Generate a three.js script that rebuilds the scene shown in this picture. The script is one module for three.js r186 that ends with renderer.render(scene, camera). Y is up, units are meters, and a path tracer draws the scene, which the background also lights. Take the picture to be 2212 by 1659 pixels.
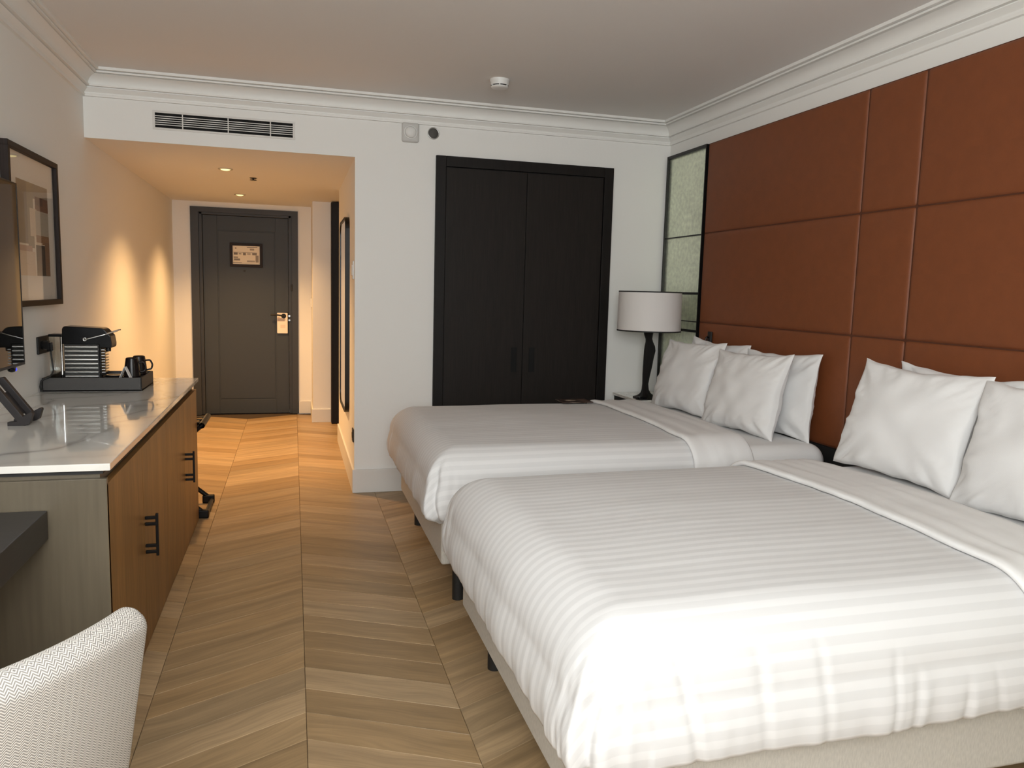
import * as THREE from 'three';
import { RoundedBoxGeometry } from 'three/addons/geometries/RoundedBoxGeometry.js';
import { mergeGeometries, mergeVertices, toCreasedNormals } from 'three/addons/utils/BufferGeometryUtils.js';
import { ImprovedNoise } from 'three/addons/math/ImprovedNoise.js';
import { RectAreaLightUniformsLib } from 'three/addons/lights/RectAreaLightUniformsLib.js';

/* ---------------------------------------------------------------- camera, light, exposure */
const scene = new THREE.Scene();
const renderer = new THREE.WebGLRenderer({ antialias: true });
renderer.toneMapping = THREE.LinearToneMapping;
renderer.toneMappingExposure = 1.0;
renderer.shadowMap.enabled = true;
RectAreaLightUniformsLib.init();

const FOCAL = 1670.06, IMG_H = 1659;
const camera = new THREE.PerspectiveCamera(2 * Math.atan(IMG_H / 2 / FOCAL) * 180 / Math.PI, 2212 / 1659, 0.05, 60);
{
  const yaw = 0.277276, pitch = 0.118651, roll = 0.0271666;
  const fw = new THREE.Vector3(Math.sin(yaw) * Math.cos(pitch), -Math.sin(pitch), -Math.cos(yaw) * Math.cos(pitch));
  const rt = new THREE.Vector3(Math.cos(yaw), 0, Math.sin(yaw));
  const up = new THREE.Vector3().crossVectors(rt, fw);
  const r2 = rt.clone().multiplyScalar(Math.cos(roll)).addScaledVector(up, Math.sin(roll));
  const u2 = up.clone().multiplyScalar(Math.cos(roll)).addScaledVector(rt, -Math.sin(roll));
  camera.quaternion.setFromRotationMatrix(new THREE.Matrix4().makeBasis(r2, u2, fw.clone().negate()));
  camera.position.set(0, 1.38, 0);
}

// overcast sky outside the window behind the camera
const SKY = new THREE.Color().setRGB(3.0, 3.15, 3.2);
scene.background = SKY;
// room dimensions (metres)
const XL = -1.178, XR = 2.62, ZB = -5.207, ZF = 0.8, YC = 2.6;          // room
const HX = 0.39, HY = 2.215, ZD = -8.655, ZR0 = -7.03, ZR1 = -8.06, JX = 0.19, RX = 1.3;   // hall
const WIN = { x0: -1.12, x1: 0.45, y0: 1.2, y1: 2.56 };
// daylight entering through the window opening
{
  const w = WIN.x1 - WIN.x0 - 0.1, h = WIN.y1 - WIN.y0 - 0.1;
  const day = new THREE.RectAreaLight(new THREE.Color().setRGB(0.96, 0.99, 1.0), 14.0, w, h);
  day.position.set((WIN.x0 + WIN.x1) / 2, (WIN.y0 + WIN.y1) / 2, ZF + 0.03);
  day.lookAt(day.position.x, day.position.y, -5);
  day.rotation.set(0, 0, 0);
  day.name = 'window_daylight';
  scene.add(day);
}
const WARM = new THREE.Color().setRGB(1.0, 0.58, 0.24);

/* ---------------------------------------------------------------- helpers */
const V3 = (x, y, z) => new THREE.Vector3(x, y, z);
const noiseGen = new ImprovedNoise();
const N = (x, y = 0, z = 0) => noiseGen.noise(x, y, z);
const fbm = (x, y, z, o = 4) => { let a = 0, w = 1, t = 0; for (let i = 0; i < o; i++) { a += w * N(x, y, z); t += w; x *= 2.03; y *= 2.03; z += 7.1; w *= 0.5; } return a / t; };
const sm = (a, b, x) => { const t = Math.min(1, Math.max(0, (x - a) / (b - a))); return t * t * (3 - 2 * t); };
const clamp = (x, a, b) => Math.min(b, Math.max(a, x));
function rng(seed) { let s = seed >>> 0; return () => { s = (s + 0x6D2B79F5) >>> 0; let t = Math.imul(s ^ (s >>> 15), 1 | s); t = (t + Math.imul(t ^ (t >>> 7), 61 | t)) ^ t; return ((t ^ (t >>> 14)) >>> 0) / 4294967296; }; }

const used = new Map();
function numbered(name) { const k = used.get(name) || 0; used.set(name, k + 1); return k ? name + '_' + String(k).padStart(3, '0') : name; }
function shadow(o) { o.castShadow = true; o.receiveShadow = true; return o; }
function part(name, geo, mat, parent) { const m = shadow(new THREE.Mesh(geo, mat)); m.name = name; parent.add(m); return m; }
function tag(o, label, category, group) { o.userData.label = label; o.userData.category = category; if (group) o.userData.group = group; return o; }
function thing(name, label, category, pos = [0, 0, 0], group) { const g = new THREE.Group(); g.name = numbered(name); g.position.set(...pos); scene.add(g); return tag(g, label, category, group); }
function solo(name, label, category, geo, mat, group) { const m = part(numbered(name), geo, mat, scene); return tag(m, label, category, group); }
function struct(name, label, category, geo, mat) {
  const o = geo ? part(name, geo, mat, scene) : (() => { const g = new THREE.Group(); g.name = name; scene.add(g); return g; })();
  o.userData.kind = 'structure'; return tag(o, label, category);
}
// uv in metres, by the way each face points
function uvm(geo, su = 1, sv = 1, swap = false) {
  const g = geo.index ? geo.toNonIndexed() : geo; if (!g.attributes.normal) g.computeVertexNormals();
  const p = g.attributes.position, uv = new Float32Array(p.count * 2), a = V3(), b = V3(), c = V3(), n = V3();
  for (let i = 0; i < p.count; i += 3) {
    a.fromBufferAttribute(p, i); b.fromBufferAttribute(p, i + 1); c.fromBufferAttribute(p, i + 2);
    n.copy(b).sub(a).cross(c.clone().sub(a)); const ax = Math.abs(n.x), ay = Math.abs(n.y), az = Math.abs(n.z);
    [a, b, c].forEach((q, k) => {
      let u, v; if (ay >= ax && ay >= az) { u = q.x; v = q.z; } else if (ax >= az) { u = q.z; v = q.y; } else { u = q.x; v = q.y; }
      if (swap) [u, v] = [v, u];
      uv[(i + k) * 2] = u / su; uv[(i + k) * 2 + 1] = v / sv;
    });
  }
  g.setAttribute('uv', new THREE.BufferAttribute(uv, 2)); return g;
}
const at = (g, x, y, z) => g.translate(x, y, z);
// box between two corners; r rounds its edges
function bx(x0, x1, y0, y1, z0, z1, r = 0, seg = 2) {
  const w = Math.abs(x1 - x0), h = Math.abs(y1 - y0), d = Math.abs(z1 - z0);
  const g = r > 0 ? new RoundedBoxGeometry(w, h, d, seg, Math.min(r, w / 2.01, h / 2.01, d / 2.01)) : new THREE.BoxGeometry(w, h, d);
  return at(g, (x0 + x1) / 2, (y0 + y1) / 2, (z0 + z1) / 2);
}
function flat(...gs) { return mergeGeometries(gs.map((g) => { const q = g.index ? g.toNonIndexed() : g.clone(); for (const k of Object.keys(q.attributes)) if (!['position', 'normal', 'uv'].includes(k)) q.deleteAttribute(k); return q; })); }
function cyl(r0, r1, h, x, y, z, seg = 24) { return at(new THREE.CylinderGeometry(r1, r0, h, seg), x, y + h / 2, z); }
function tube(pts, r, seg = 24, rad = 8, closed = false) { return new THREE.TubeGeometry(new THREE.CatmullRomCurve3(pts.map((p) => V3(...p)), closed, 'catmullrom', 0.3), seg, r, rad, closed); }
function lathe(pts, seg = 32) { return new THREE.LatheGeometry(pts.map((p) => new THREE.Vector2(...p)), seg); }
// indexed grid from f(i/nu, j/nv) -> [x,y,z,u,v]
function gridUV(us, vs, f) {
  const pos = [], uv = [], idx = [], nu = us.length, nv = vs.length;
  for (let j = 0; j < nv; j++) for (let i = 0; i < nu; i++) { const q = f(us[i], vs[j], i, j); pos.push(q[0], q[1], q[2]); uv.push(q[3] ?? us[i], q[4] ?? vs[j]); }
  for (let j = 0; j < nv - 1; j++) for (let i = 0; i < nu - 1; i++) { const a = j * nu + i, b = a + 1, c = a + nu, d = c + 1; idx.push(a, b, d, a, d, c); }
  const g = new THREE.BufferGeometry();
  g.setAttribute('position', new THREE.Float32BufferAttribute(pos, 3)); g.setAttribute('uv', new THREE.Float32BufferAttribute(uv, 2)); g.setIndex(idx); g.computeVertexNormals(); return g;
}
const lin = (a, b, n) => Array.from({ length: n + 1 }, (_, i) => a + (b - a) * i / n);

/* ---------------------------------------------------------------- textures (what the surfaces are made of) */
function dtex(w, h, fn, srgb = true) {
  const d = new Uint8Array(w * h * 4);
  for (let y = 0; y < h; y++) for (let x = 0; x < w; x++) { const c = fn(x / w, y / h, x, y), o = (y * w + x) * 4; d[o] = clamp(c[0], 0, 1) * 255; d[o + 1] = clamp(c[1], 0, 1) * 255; d[o + 2] = clamp(c[2], 0, 1) * 255; d[o + 3] = 255; }
  const t = new THREE.DataTexture(d, w, h); t.wrapS = t.wrapT = THREE.RepeatWrapping; t.magFilter = THREE.LinearFilter; t.minFilter = THREE.LinearMipmapLinearFilter; t.generateMipmaps = true;
  if (srgb) t.colorSpace = THREE.SRGBColorSpace; t.needsUpdate = true; return t;
}
const g1 = (v) => [v, v, v];
function ctex(w, h, draw) { const c = document.createElement('canvas'); c.width = w; c.height = h; draw(c.getContext('2d'), w, h); const t = new THREE.CanvasTexture(c); t.colorSpace = THREE.SRGBColorSpace; return t; }
// oak: u runs along the grain, 1.2 m x 1.2 m
const oakTex = dtex(768, 768, (u, v) => {
  const warp = fbm(u * 2.2, v * 5, 3.1, 3) * 0.06, q = v + warp;
  const fine = fbm(u * 7, q * 150, 1.7, 3), band = fbm(u * 1.3, q * 17, 9.2, 3), cath = Math.sin((q * 46 + fbm(u * 1.6, v * 3, 5.5, 2) * 7) * 2.2);
  const k = 0.82 + band * 0.17 + fine * 0.10 + cath * 0.012;
  return [k, k * 0.985, k * 0.955];
});
const oakBump = dtex(512, 512, (u, v) => g1(0.5 + fbm(u * 9, v * 170, 4.4, 3) * 0.5), false);
const darkGrain = dtex(512, 512, (u, v) => { const k = 0.85 + fbm(u * 120, v * 3.5, 2.2, 3) * 0.2 + fbm(u * 11, v * 0.9, 8.1, 2) * 0.08; return [k, k, k]; });
const veneer = dtex(512, 512, (u, v) => { const w = u + fbm(u * 2, v * 1.5, 6.1, 2) * 0.05; const k = 0.82 + fbm(w * 90, v * 3, 2.9, 3) * 0.2 + fbm(w * 9, v * 0.8, 12.3, 2) * 0.16; return [k, k * 0.985, k * 0.95]; });
const veneerSoft = dtex(256, 256, (u, v) => { const k = 0.88 + fbm(u * 60, v * 3, 2.9, 3) * 0.09 + fbm(u * 5, v * 1.2, 12.3, 2) * 0.08; return [k, k * 0.99, k * 0.96]; });
const plasterB = dtex(256, 256, (u, v) => g1(0.5 + N(u * 64, v * 64, 1.2) * 0.3 + N(u * 16, v * 16, 3.3) * 0.2), false);
const leatherB = dtex(512, 512, (u, v) => g1(0.5 + N(u * 128, v * 128, 0.4) * 0.3 + N(u * 256, v * 256, 6.4) * 0.3), false);
const leatherC = dtex(256, 256, (u, v) => { const k = 0.93 + fbm(u * 8, v * 8, 2.7, 4) * 0.05; return [k, k, k]; });
const weaveB = dtex(256, 256, (u, v, x, y) => g1(0.5 + 0.28 * Math.sin(x * Math.PI / 2) * Math.cos(y * Math.PI / 2) + N(u * 90, v * 90, 2) * 0.22), false);
const weaveC = dtex(256, 256, (u, v) => { const k = 0.93 + N(u * 120, v * 120, 2) * 0.1 + N(u * 30, v * 8, 4) * 0.05; return [k, k, k]; });
// satin stripes woven into the bed linen, one period per texture height
const stripeC = dtex(64, 128, (u, v) => { const s = sm(0.22, 0.28, v) - sm(0.72, 0.78, v); const k = 0.965 - 0.035 * s; return [k, k, k]; });
const stripeR = dtex(64, 128, (u, v) => { const s = sm(0.22, 0.28, v) - sm(0.72, 0.78, v); return g1(0.92 - 0.22 * s); }, false);
// herringbone upholstery: 4 columns of slanted yarn
const chairH = (u, v) => {
  const col = Math.floor(u * 8), f = u * 8 - col, ph = v * 10 + (col % 2 ? f : 1 - f) * 1.3, yarn = 0.5 + 0.5 * Math.cos(ph * Math.PI * 2);
  return yarn;
};
const chairC = dtex(512, 512, (u, v) => { const y = chairH(u, v), n = N(u * 160, v * 160, 3) * 0.16; const k = 0.58 + 0.4 * Math.pow(y, 0.75) + n; return [k, k * 0.985, k * 0.965]; });
const chairB = dtex(512, 512, (u, v) => g1(chairH(u, v) * 0.8 + N(u * 200, v * 200, 8) * 0.2), false);
// white quartz with long grey veins, 2.3 m x 0.7 m
const marbleC = dtex(1280, 384, (u, v) => {
  const X = u * 2.3, Y = v * 0.7; let k = 0;
  const wx = fbm(X * 1.6, Y * 1.6, 2.2, 4) * 0.35, wy = fbm(X * 1.6, Y * 1.6, 8.4, 4) * 0.35;
  for (const [a, off, sc, wdt, s] of [[0.55, 0.2, 2.3, 0.018, 0.55], [0.35, 0.75, 2.0, 0.011, 0.65], [0.75, 0.4, 1.6, 0.045, 0.34], [-0.3, 0.1, 1.3, 0.012, 0.4]]) {
    const d = Math.sin(a) * (X + wx) + Math.cos(a) * (Y + wy) + off, q = Math.abs(((d * sc) % 1 + 1) % 1 - 0.5) / sc;
    k += s * Math.exp(-q / wdt) * (0.45 + 0.8 * Math.abs(fbm(X * 2, Y * 2, 5.1 + off, 2)) * 2);
  }
  k = Math.min(0.55, k * 0.62 + Math.max(0, fbm(X * 3, Y * 3, 4.4, 3)) * 0.08);
  const w = 0.96 - k * 0.55; return [w, w * 0.99, w * 0.965];
});
const agedGlass = dtex(512, 512, (u, v) => { const a = fbm(u * 26, v * 26, 1.9, 4), b = fbm(u * 5, v * 5, 4.9, 3); const k = 0.94 + a * 0.14 + b * 0.06; return [k * 0.985, k, k * 0.94]; });
const artTex = ctex(420, 560, (c, w, h) => {
  const R = (col, x, y, ww, hh) => { c.fillStyle = col; c.fillRect(x * w, y * h, ww * w, hh * h); };
  R('#d8cfbf', 0, 0, 1, 1); R('#7d7160', 0, 0, 0.5, 0.66); R('#93866f', 0.30, 0, 0.2, 0.7); R('#8d8170', 0.5, 0, 0.5, 0.16);
  R('#6f4a33', 0.56, 0.13, 0.44, 0.15); R('#56392a', 0.56, 0.13, 0.26, 0.09); R('#cdbda6', 0.38, 0.27, 0.22, 0.3); R('#a79f90', 0.56, 0.28, 0.44, 0.27);
  R('#84603f', 0.56, 0.55, 0.44, 0.10); R('#c4b49c', 0.56, 0.63, 0.2, 0.05); R('#b08e78', 0, 0.68, 0.42, 0.10); R('#cdb9a2', 0, 0.74, 0.5, 0.26); R('#241d1a', 0.54, 0.66, 0.30, 0.34); R('#77583f', 0.84, 0.62, 0.16, 0.38); R('#3a2f28', 0.6, 0.70, 0.2, 0.3);
  const r = rng(5); for (let i = 0; i < 1400; i++) { c.fillStyle = r() > 0.5 ? 'rgba(255,250,240,0.05)' : 'rgba(20,15,10,0.05)'; c.fillRect(r() * w, r() * h, 4 + r() * 30, 1 + r() * 2); }
});
const noticeTex = ctex(420, 300, (c, w, h) => {
  c.fillStyle = '#efe3cd'; c.fillRect(0, 0, w, h); const R = (col, x, y, ww, hh) => { c.fillStyle = col; c.fillRect(x, y, ww, hh); };
  R('#8b8177', 40, 34, 22, 18); R('#5b544d', 220, 20, 160, 10); R('#a79b8c', 265, 42, 66, 30); R('#8a8178', 16, 104, 360, 6); R('#7d756c', 20, 112, 60, 34); R('#a49a8c', 96, 118, 40, 22); R('#867d73', 160, 112, 44, 40); R('#b3a999', 222, 116, 54, 26); R('#8a8178', 300, 112, 70, 34);
  R('#9c9284', 20, 176, 64, 22); R('#8f857a', 24, 206, 90, 30); R('#b1a697', 220, 232, 120, 26); R('#9c9284', 350, 150, 46, 110); R('#5b544d', 10, 268, 130, 7);
});
const hangTex = ctex(128, 256, (c, w, h) => { c.fillStyle = '#f4e9da'; c.fillRect(0, 0, w, h); c.fillStyle = '#d3c2b4'; c.fillRect(6, 62, 84, 46); c.fillStyle = '#e6d6c6'; c.fillRect(40, 150, 60, 40); c.fillStyle = '#bca795'; c.fillRect(8, 56, 24, 6); });
const cardTex = ctex(256, 128, (c, w, h) => { c.fillStyle = '#3a2c25'; c.fillRect(0, 0, w, h); c.fillStyle = '#8f7f70'; c.beginPath(); c.ellipse(96, 60, 46, 26, 0, 0, 7); c.fill(); c.fillStyle = '#c2b4a3'; c.beginPath(); c.ellipse(88, 54, 22, 12, 0, 0, 7); c.fill(); c.fillStyle = '#5a463a'; c.fillRect(176, 20, 60, 88); });

/* ---------------------------------------------------------------- materials */
const C = (r, g, b) => new THREE.Color().setRGB(r, g, b);
const S = (o) => new THREE.MeshStandardMaterial(o);
const P = (o) => new THREE.MeshPhysicalMaterial(o);
const M = {
  wall: S({ color: C(0.87, 0.86, 0.825), roughness: 0.9, bumpMap: plasterB, bumpScale: 0.0004 }),
  ceil: S({ color: C(0.82, 0.80, 0.775), roughness: 0.95, bumpMap: plasterB, bumpScale: 0.0003 }),
  trim: S({ color: C(0.87, 0.86, 0.825), roughness: 0.6 }),
  base: S({ color: C(0.74, 0.72, 0.68), roughness: 0.5 }),
  sub: S({ color: C(0.06, 0.04, 0.025), roughness: 1 }),
  darkWood: P({ color: C(0.021, 0.0165, 0.0135), map: darkGrain, roughness: 0.55, specularIntensity: 0.45 }),
  darkFrame: P({ color: C(0.013, 0.0105, 0.009), map: darkGrain, roughness: 0.5, specularIntensity: 0.45 }),
  blackGap: S({ color: C(0.004, 0.004, 0.004), roughness: 0.9 }),
  leather: S({ color: C(0.24, 0.068, 0.020), map: leatherC, roughness: 0.55, bumpMap: leatherB, bumpScale: 0.0004 }),
  seam: S({ color: C(0.09, 0.026, 0.009), roughness: 0.9 }),
  aged: S({ color: C(0.95, 0.97, 0.90), map: agedGlass, roughness: 0.32, metalness: 0.85 }),
  blackMetal: S({ color: C(0.012, 0.011, 0.0105), roughness: 0.38, metalness: 0.6 }),
  blackPlastic: P({ color: C(0.006, 0.006, 0.0065), roughness: 0.2, specularIntensity: 0.5 }),
  mattBlack: S({ color: C(0.014, 0.0135, 0.013), roughness: 0.6 }),
  door: S({ color: C(0.035, 0.043, 0.051), roughness: 0.55, bumpMap: plasterB, bumpScale: 0.0002 }),
  doorFrame: S({ color: C(0.032, 0.034, 0.036), roughness: 0.5 }),
  linen: P({ color: C(0.84, 0.83, 0.82), roughness: 0.85, bumpMap: weaveB, bumpScale: 0.0002, sheen: 0.25, sheenRoughness: 0.6 }),
  duvet: P({ color: C(0.81, 0.80, 0.795), map: stripeC, roughness: 1, roughnessMap: stripeR, sheen: 0.2, sheenRoughness: 0.5 }),
  boxFabric: S({ color: C(0.66, 0.62, 0.55), map: weaveC, roughness: 0.95, bumpMap: weaveB, bumpScale: 0.0005 }),
  shade: P({ color: C(0.88, 0.85, 0.82), roughness: 0.9, transmission: 0.15, thickness: 0, bumpMap: weaveB, bumpScale: 0.0004 }),
  lampStem: P({ color: C(0.009, 0.0075, 0.007), roughness: 0.42, specularIntensity: 0.5, bumpMap: leatherB, bumpScale: 0.002 }),
  veneer: S({ color: C(0.42, 0.215, 0.065), map: veneer, roughness: 0.42 }),
  veneerSide: S({ color: C(0.17, 0.142, 0.103), map: veneerSoft, roughness: 0.34 }),
  marble: P({ color: C(0.96, 0.95, 0.93), map: marbleC, roughness: 0.10, clearcoat: 0.6, clearcoatRoughness: 0.03 }),
  chrome: S({ color: C(0.72, 0.72, 0.72), roughness: 0.12, metalness: 1 }),
  satin: S({ color: C(0.50, 0.50, 0.48), roughness: 0.3, metalness: 1 }),
  screen: P({ color: C(0.004, 0.004, 0.004), roughness: 0.03, ior: 1.5, specularIntensity: 0.62 }),
  mirror: S({ color: C(0.86, 0.87, 0.86), roughness: 0.03, metalness: 1 }),
  pictureGlass: P({ color: C(1, 1, 1), roughness: 0.0, transmission: 1, thickness: 0, ior: 1.5, specularIntensity: 0.5 }),
  glass: P({ color: C(1, 1, 1), roughness: 0.0, transmission: 1, thickness: 0, ior: 1.5 }),
  tank: P({ color: C(0.93, 0.95, 0.95), roughness: 0.02, transmission: 1, thickness: 0, ior: 1.5 }),
  whitePlastic: S({ color: C(0.78, 0.775, 0.75), roughness: 0.4 }),
  greyPlastic: S({ color: C(0.60, 0.59, 0.565), roughness: 0.5 }),
  tray: S({ color: C(0.050, 0.046, 0.042), roughness: 0.55, bumpMap: leatherB, bumpScale: 0.0004 }),
  standLeather: P({ color: C(0.026, 0.022, 0.022), roughness: 0.45, specularIntensity: 0.6, bumpMap: leatherB, bumpScale: 0.0004 }),
  desk: S({ color: C(0.040, 0.035, 0.034), map: darkGrain, roughness: 0.35 }),
  chairCloth: S({ color: C(0.88, 0.85, 0.82), map: chairC, roughness: 0.95, bumpMap: chairB, bumpScale: 0.0012 }),
  chairLeg: S({ color: C(0.04, 0.025, 0.016), map: darkGrain, roughness: 0.5 }),
  frameWood: P({ color: C(0.028, 0.017, 0.013), map: darkGrain, roughness: 0.5, specularIntensity: 0.4 }),
  mat: S({ color: C(0.68, 0.655, 0.60), roughness: 0.9 }),
  art: S({ map: artTex, roughness: 0.85 }),
  paper: S({ map: noticeTex, roughness: 0.7 }),
  hang: S({ map: hangTex, roughness: 0.6 }),
  card: S({ map: cardTex, roughness: 0.45 }),
  cupGlaze: P({ color: C(0.010, 0.0065, 0.006), roughness: 0.25, specularIntensity: 0.5 }),
  whiteCard: S({ color: C(0.78, 0.77, 0.75), roughness: 0.7 }),
  blueLed: S({ color: C(0.02, 0.02, 0.2), emissive: C(0.05, 0.07, 1.0), emissiveIntensity: 1.6 }),
  lampGlow: S({ color: C(0.9, 0.85, 0.6), emissive: C(1.0, 0.86, 0.34), emissiveIntensity: 1.5 }),
  ring: S({ color: C(0.55, 0.5, 0.42), roughness: 0.4 }),
  mesh: S({ color: C(0.10, 0.095, 0.088), roughness: 0.7, metalness: 0.3 }),
  curtain: S({ color: C(0.5, 0.47, 0.42), roughness: 0.95 }),
  strap: S({ color: C(0.012, 0.010, 0.009), roughness: 0.8 }),
};
const WALLT = 0.14;

/* ---------------------------------------------------------------- room shell */
struct('wall_left', 'off white left wall running from the room into the entrance hall', 'wall', uvm(bx(XL - WALLT, XL, -0.05, YC + 0.1, ZD - 0.3, ZF + WALLT)), M.wall);
struct('wall_right', 'off white right wall behind the brown leather headboard', 'wall', uvm(bx(XR, XR + WALLT, -0.05, YC + 0.1, ZB - 0.2, ZF + WALLT)), M.wall);
struct('wall_back', 'off white end wall around the dark wardrobe with bulkhead over the hall', 'wall', uvm(flat(
  bx(HX, XR, -0.05, YC + 0.1, ZB - WALLT, ZB), bx(XL, HX, HY, YC + 0.1, ZB - WALLT, ZB))), M.wall);
struct('wall_hall', 'warmly lit hall side wall carrying the slim oval mirror', 'wall', uvm(bx(HX, HX + WALLT, -0.05, YC, ZR0, ZB - WALLT)), M.wall);
struct('wall_recess', 'pale stub wall beside the entrance door with side recess', 'wall', uvm(flat(
  bx(JX, RX, -0.05, YC, ZR1 - 0.9, ZR1), bx(RX, RX + WALLT, -0.05, YC, ZR1, ZR0), bx(HX + WALLT, RX + WALLT, -0.05, YC, ZR0, ZR0 + WALLT))), M.wall);
struct('wall_entrance', 'pale wall around the grey entrance door', 'wall', uvm(flat(
  bx(XL, -0.995, -0.05, YC, ZD - WALLT, ZD), bx(0.04, JX, -0.05, YC, ZD - WALLT, ZD), bx(-0.995, 0.04, 2.15, YC, ZD - WALLT, ZD), bx(-1.1, 0.15, -0.05, YC, ZD - 0.3, ZD - WALLT - 0.02))), M.wall);
struct('wall_front', 'off white window wall behind the camera', 'wall', uvm(flat(
  bx(XL, WIN.x0, -0.05, YC, ZF, ZF + WALLT), bx(WIN.x1, XR, -0.05, YC, ZF, ZF + WALLT), bx(WIN.x0, WIN.x1, -0.05, WIN.y0, ZF, ZF + WALLT), bx(WIN.x0, WIN.x1, WIN.y1, YC, ZF, ZF + WALLT))), M.wall);
struct('ceiling', 'plain taupe painted ceiling above the beds', 'ceiling', uvm(bx(XL - WALLT, XR + WALLT, YC, YC + 0.12, ZB, ZF + WALLT)), M.ceil);
struct('ceiling_hall', 'low hall ceiling with recessed lights', 'ceiling', uvm(bx(XL, RX + WALLT, HY, HY + 0.12, ZD - 0.3, ZB - WALLT)), M.wall);
{ // the window, out of view behind the camera
  const w = struct('window_1', 'large window with slim white frame behind the camera', 'window');
  const z0 = ZF + 0.05, z1 = ZF + 0.10;
  part('window_frame', flat(bx(WIN.x0, WIN.x1, WIN.y0, WIN.y0 + 0.05, z0, z1), bx(WIN.x0, WIN.x1, WIN.y1 - 0.05, WIN.y1, z0, z1), bx(WIN.x0, WIN.x0 + 0.05, WIN.y0, WIN.y1, z0, z1), bx(WIN.x1 - 0.05, WIN.x1, WIN.y0, WIN.y1, z0, z1), bx(-0.36, -0.31, WIN.y0, WIN.y1, z0, z1)), M.trim, w);
  part('pane', bx(WIN.x0 + 0.05, -0.36, WIN.y0 + 0.05, WIN.y1 - 0.05, ZF + 0.074, ZF + 0.076), M.glass, w);
  part('pane', bx(-0.31, WIN.x1 - 0.05, WIN.y0 + 0.05, WIN.y1 - 0.05, ZF + 0.074, ZF + 0.076), M.glass, w);
  part('window_sill', bx(WIN.x0 - 0.04, WIN.x1 + 0.04, WIN.y0 - 0.03, WIN.y0, ZF - 0.06, ZF + 0.05), M.trim, w);
}
{ // chevron oak floor: every plank in view is a mesh
  const floor = struct('floor', 'oak floor laid in a chevron pattern', 'floor');
  part('subfloor', flat(bx(XL, XR, -0.05, -0.008, ZB, ZF), bx(XL, RX, -0.05, -0.008, ZD - 0.14, ZB)), M.sub, floor);
  const W = 0.493, X0 = 0.033, PIT = 0.157, SL = 0.505, gap = 0.0006, bev = 0.0012;
  const tones = [C(0.57, 0.40, 0.225), C(0.62, 0.44, 0.26), C(0.49, 0.335, 0.18), C(0.68, 0.495, 0.30), C(0.55, 0.40, 0.24), C(0.59, 0.405, 0.22)].map((c) => S({ color: c, map: oakTex, bumpMap: oakBump, bumpScale: 0.0004, roughness: 0.42 }));
  const stuff = [], r = rng(11);
  function plankGeo(xl, xr, off, k, variant) {
    const zl = off + k * 0, zr = off + k * (xr - xl), rr = rng(900 + variant * 31), ou = rr() * 0.45, ov = rr() * 0.85;
    const quad = (g, y) => [[xl + g, y, zl + g + k * g], [xr - g, y, zr + g - k * g], [xr - g, y, zr + PIT - g - k * g], [xl + g, y, zl + PIT - g + k * g]];
    const a = quad(gap + bev, 0), b = quad(gap, -0.0016), c = quad(gap, -0.012), pos = [], uv = [];
    const len = Math.hypot(1, k), ux = 1 / len, uz = k / len;
    const tri = (...ps) => ps.forEach((p) => { pos.push(...p); const dx = p[0] - xl, dz = p[2] - zl; uv.push((dx * ux + dz * uz) / 1.2 + ou, (dx * -uz + dz * ux) / 1.2 + ov); });
    tri(a[0], a[2], a[1]); tri(a[0], a[3], a[2]);
    for (let i = 0; i < 4; i++) { const j = (i + 1) % 4; tri(a[i], a[j], b[j]); tri(a[i], b[j], b[i]); tri(b[i], b[j], c[j]); tri(b[i], c[j], c[i]); }
    const g = new THREE.BufferGeometry(); g.setAttribute('position', new THREE.Float32BufferAttribute(pos, 3)); g.setAttribute('uv', new THREE.Float32BufferAttribute(uv, 2)); g.computeVertexNormals(); return g;
  }
  for (let c = -3; c <= 5; c++) {
    const fullL = X0 + c * W, xl = Math.max(XL, fullL), xr = Math.min(XR, fullL + W), k = ((c % 2) + 2) % 2 === 0 ? SL : -SL;
    const startOff = (k > 0 ? 0 : W * SL) + k * (xl - fullL);
    const geos = [0, 1, 2, 3, 4, 5].map((v) => plankGeo(xl, xr, startOff, k, v + c * 7 + 40));
    for (let i = -8; i < 66; i++) {
      const z = 0.05 - i * PIT, mid = z + startOff + k * (xr - xl) / 2, xm = (xl + xr) / 2, g = geos[Math.floor(r() * 6)], t = Math.floor(r() * tones.length);
      if (mid > ZF - 0.02 || mid < ZD + 0.05) continue;
      if (mid < ZB - 0.32 && xm > (mid < ZR0 ? RX : HX + 0.3)) continue;
      const visible = xm > -1.0 && xm < 1.1 && mid < -1.75 && !(mid < ZB && xm > 0.6);
      if (visible) { const m = part('plank', g, tones[t], floor); m.position.z = z; } else stuff.push([g, z]);
    }
  }
  const rest = part('plank_field', mergeGeometries(stuff.map(([g, z]) => g.clone().translate(0, 0, z))), tones[0], floor); rest.userData.kind = 'stuff';
}
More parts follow.
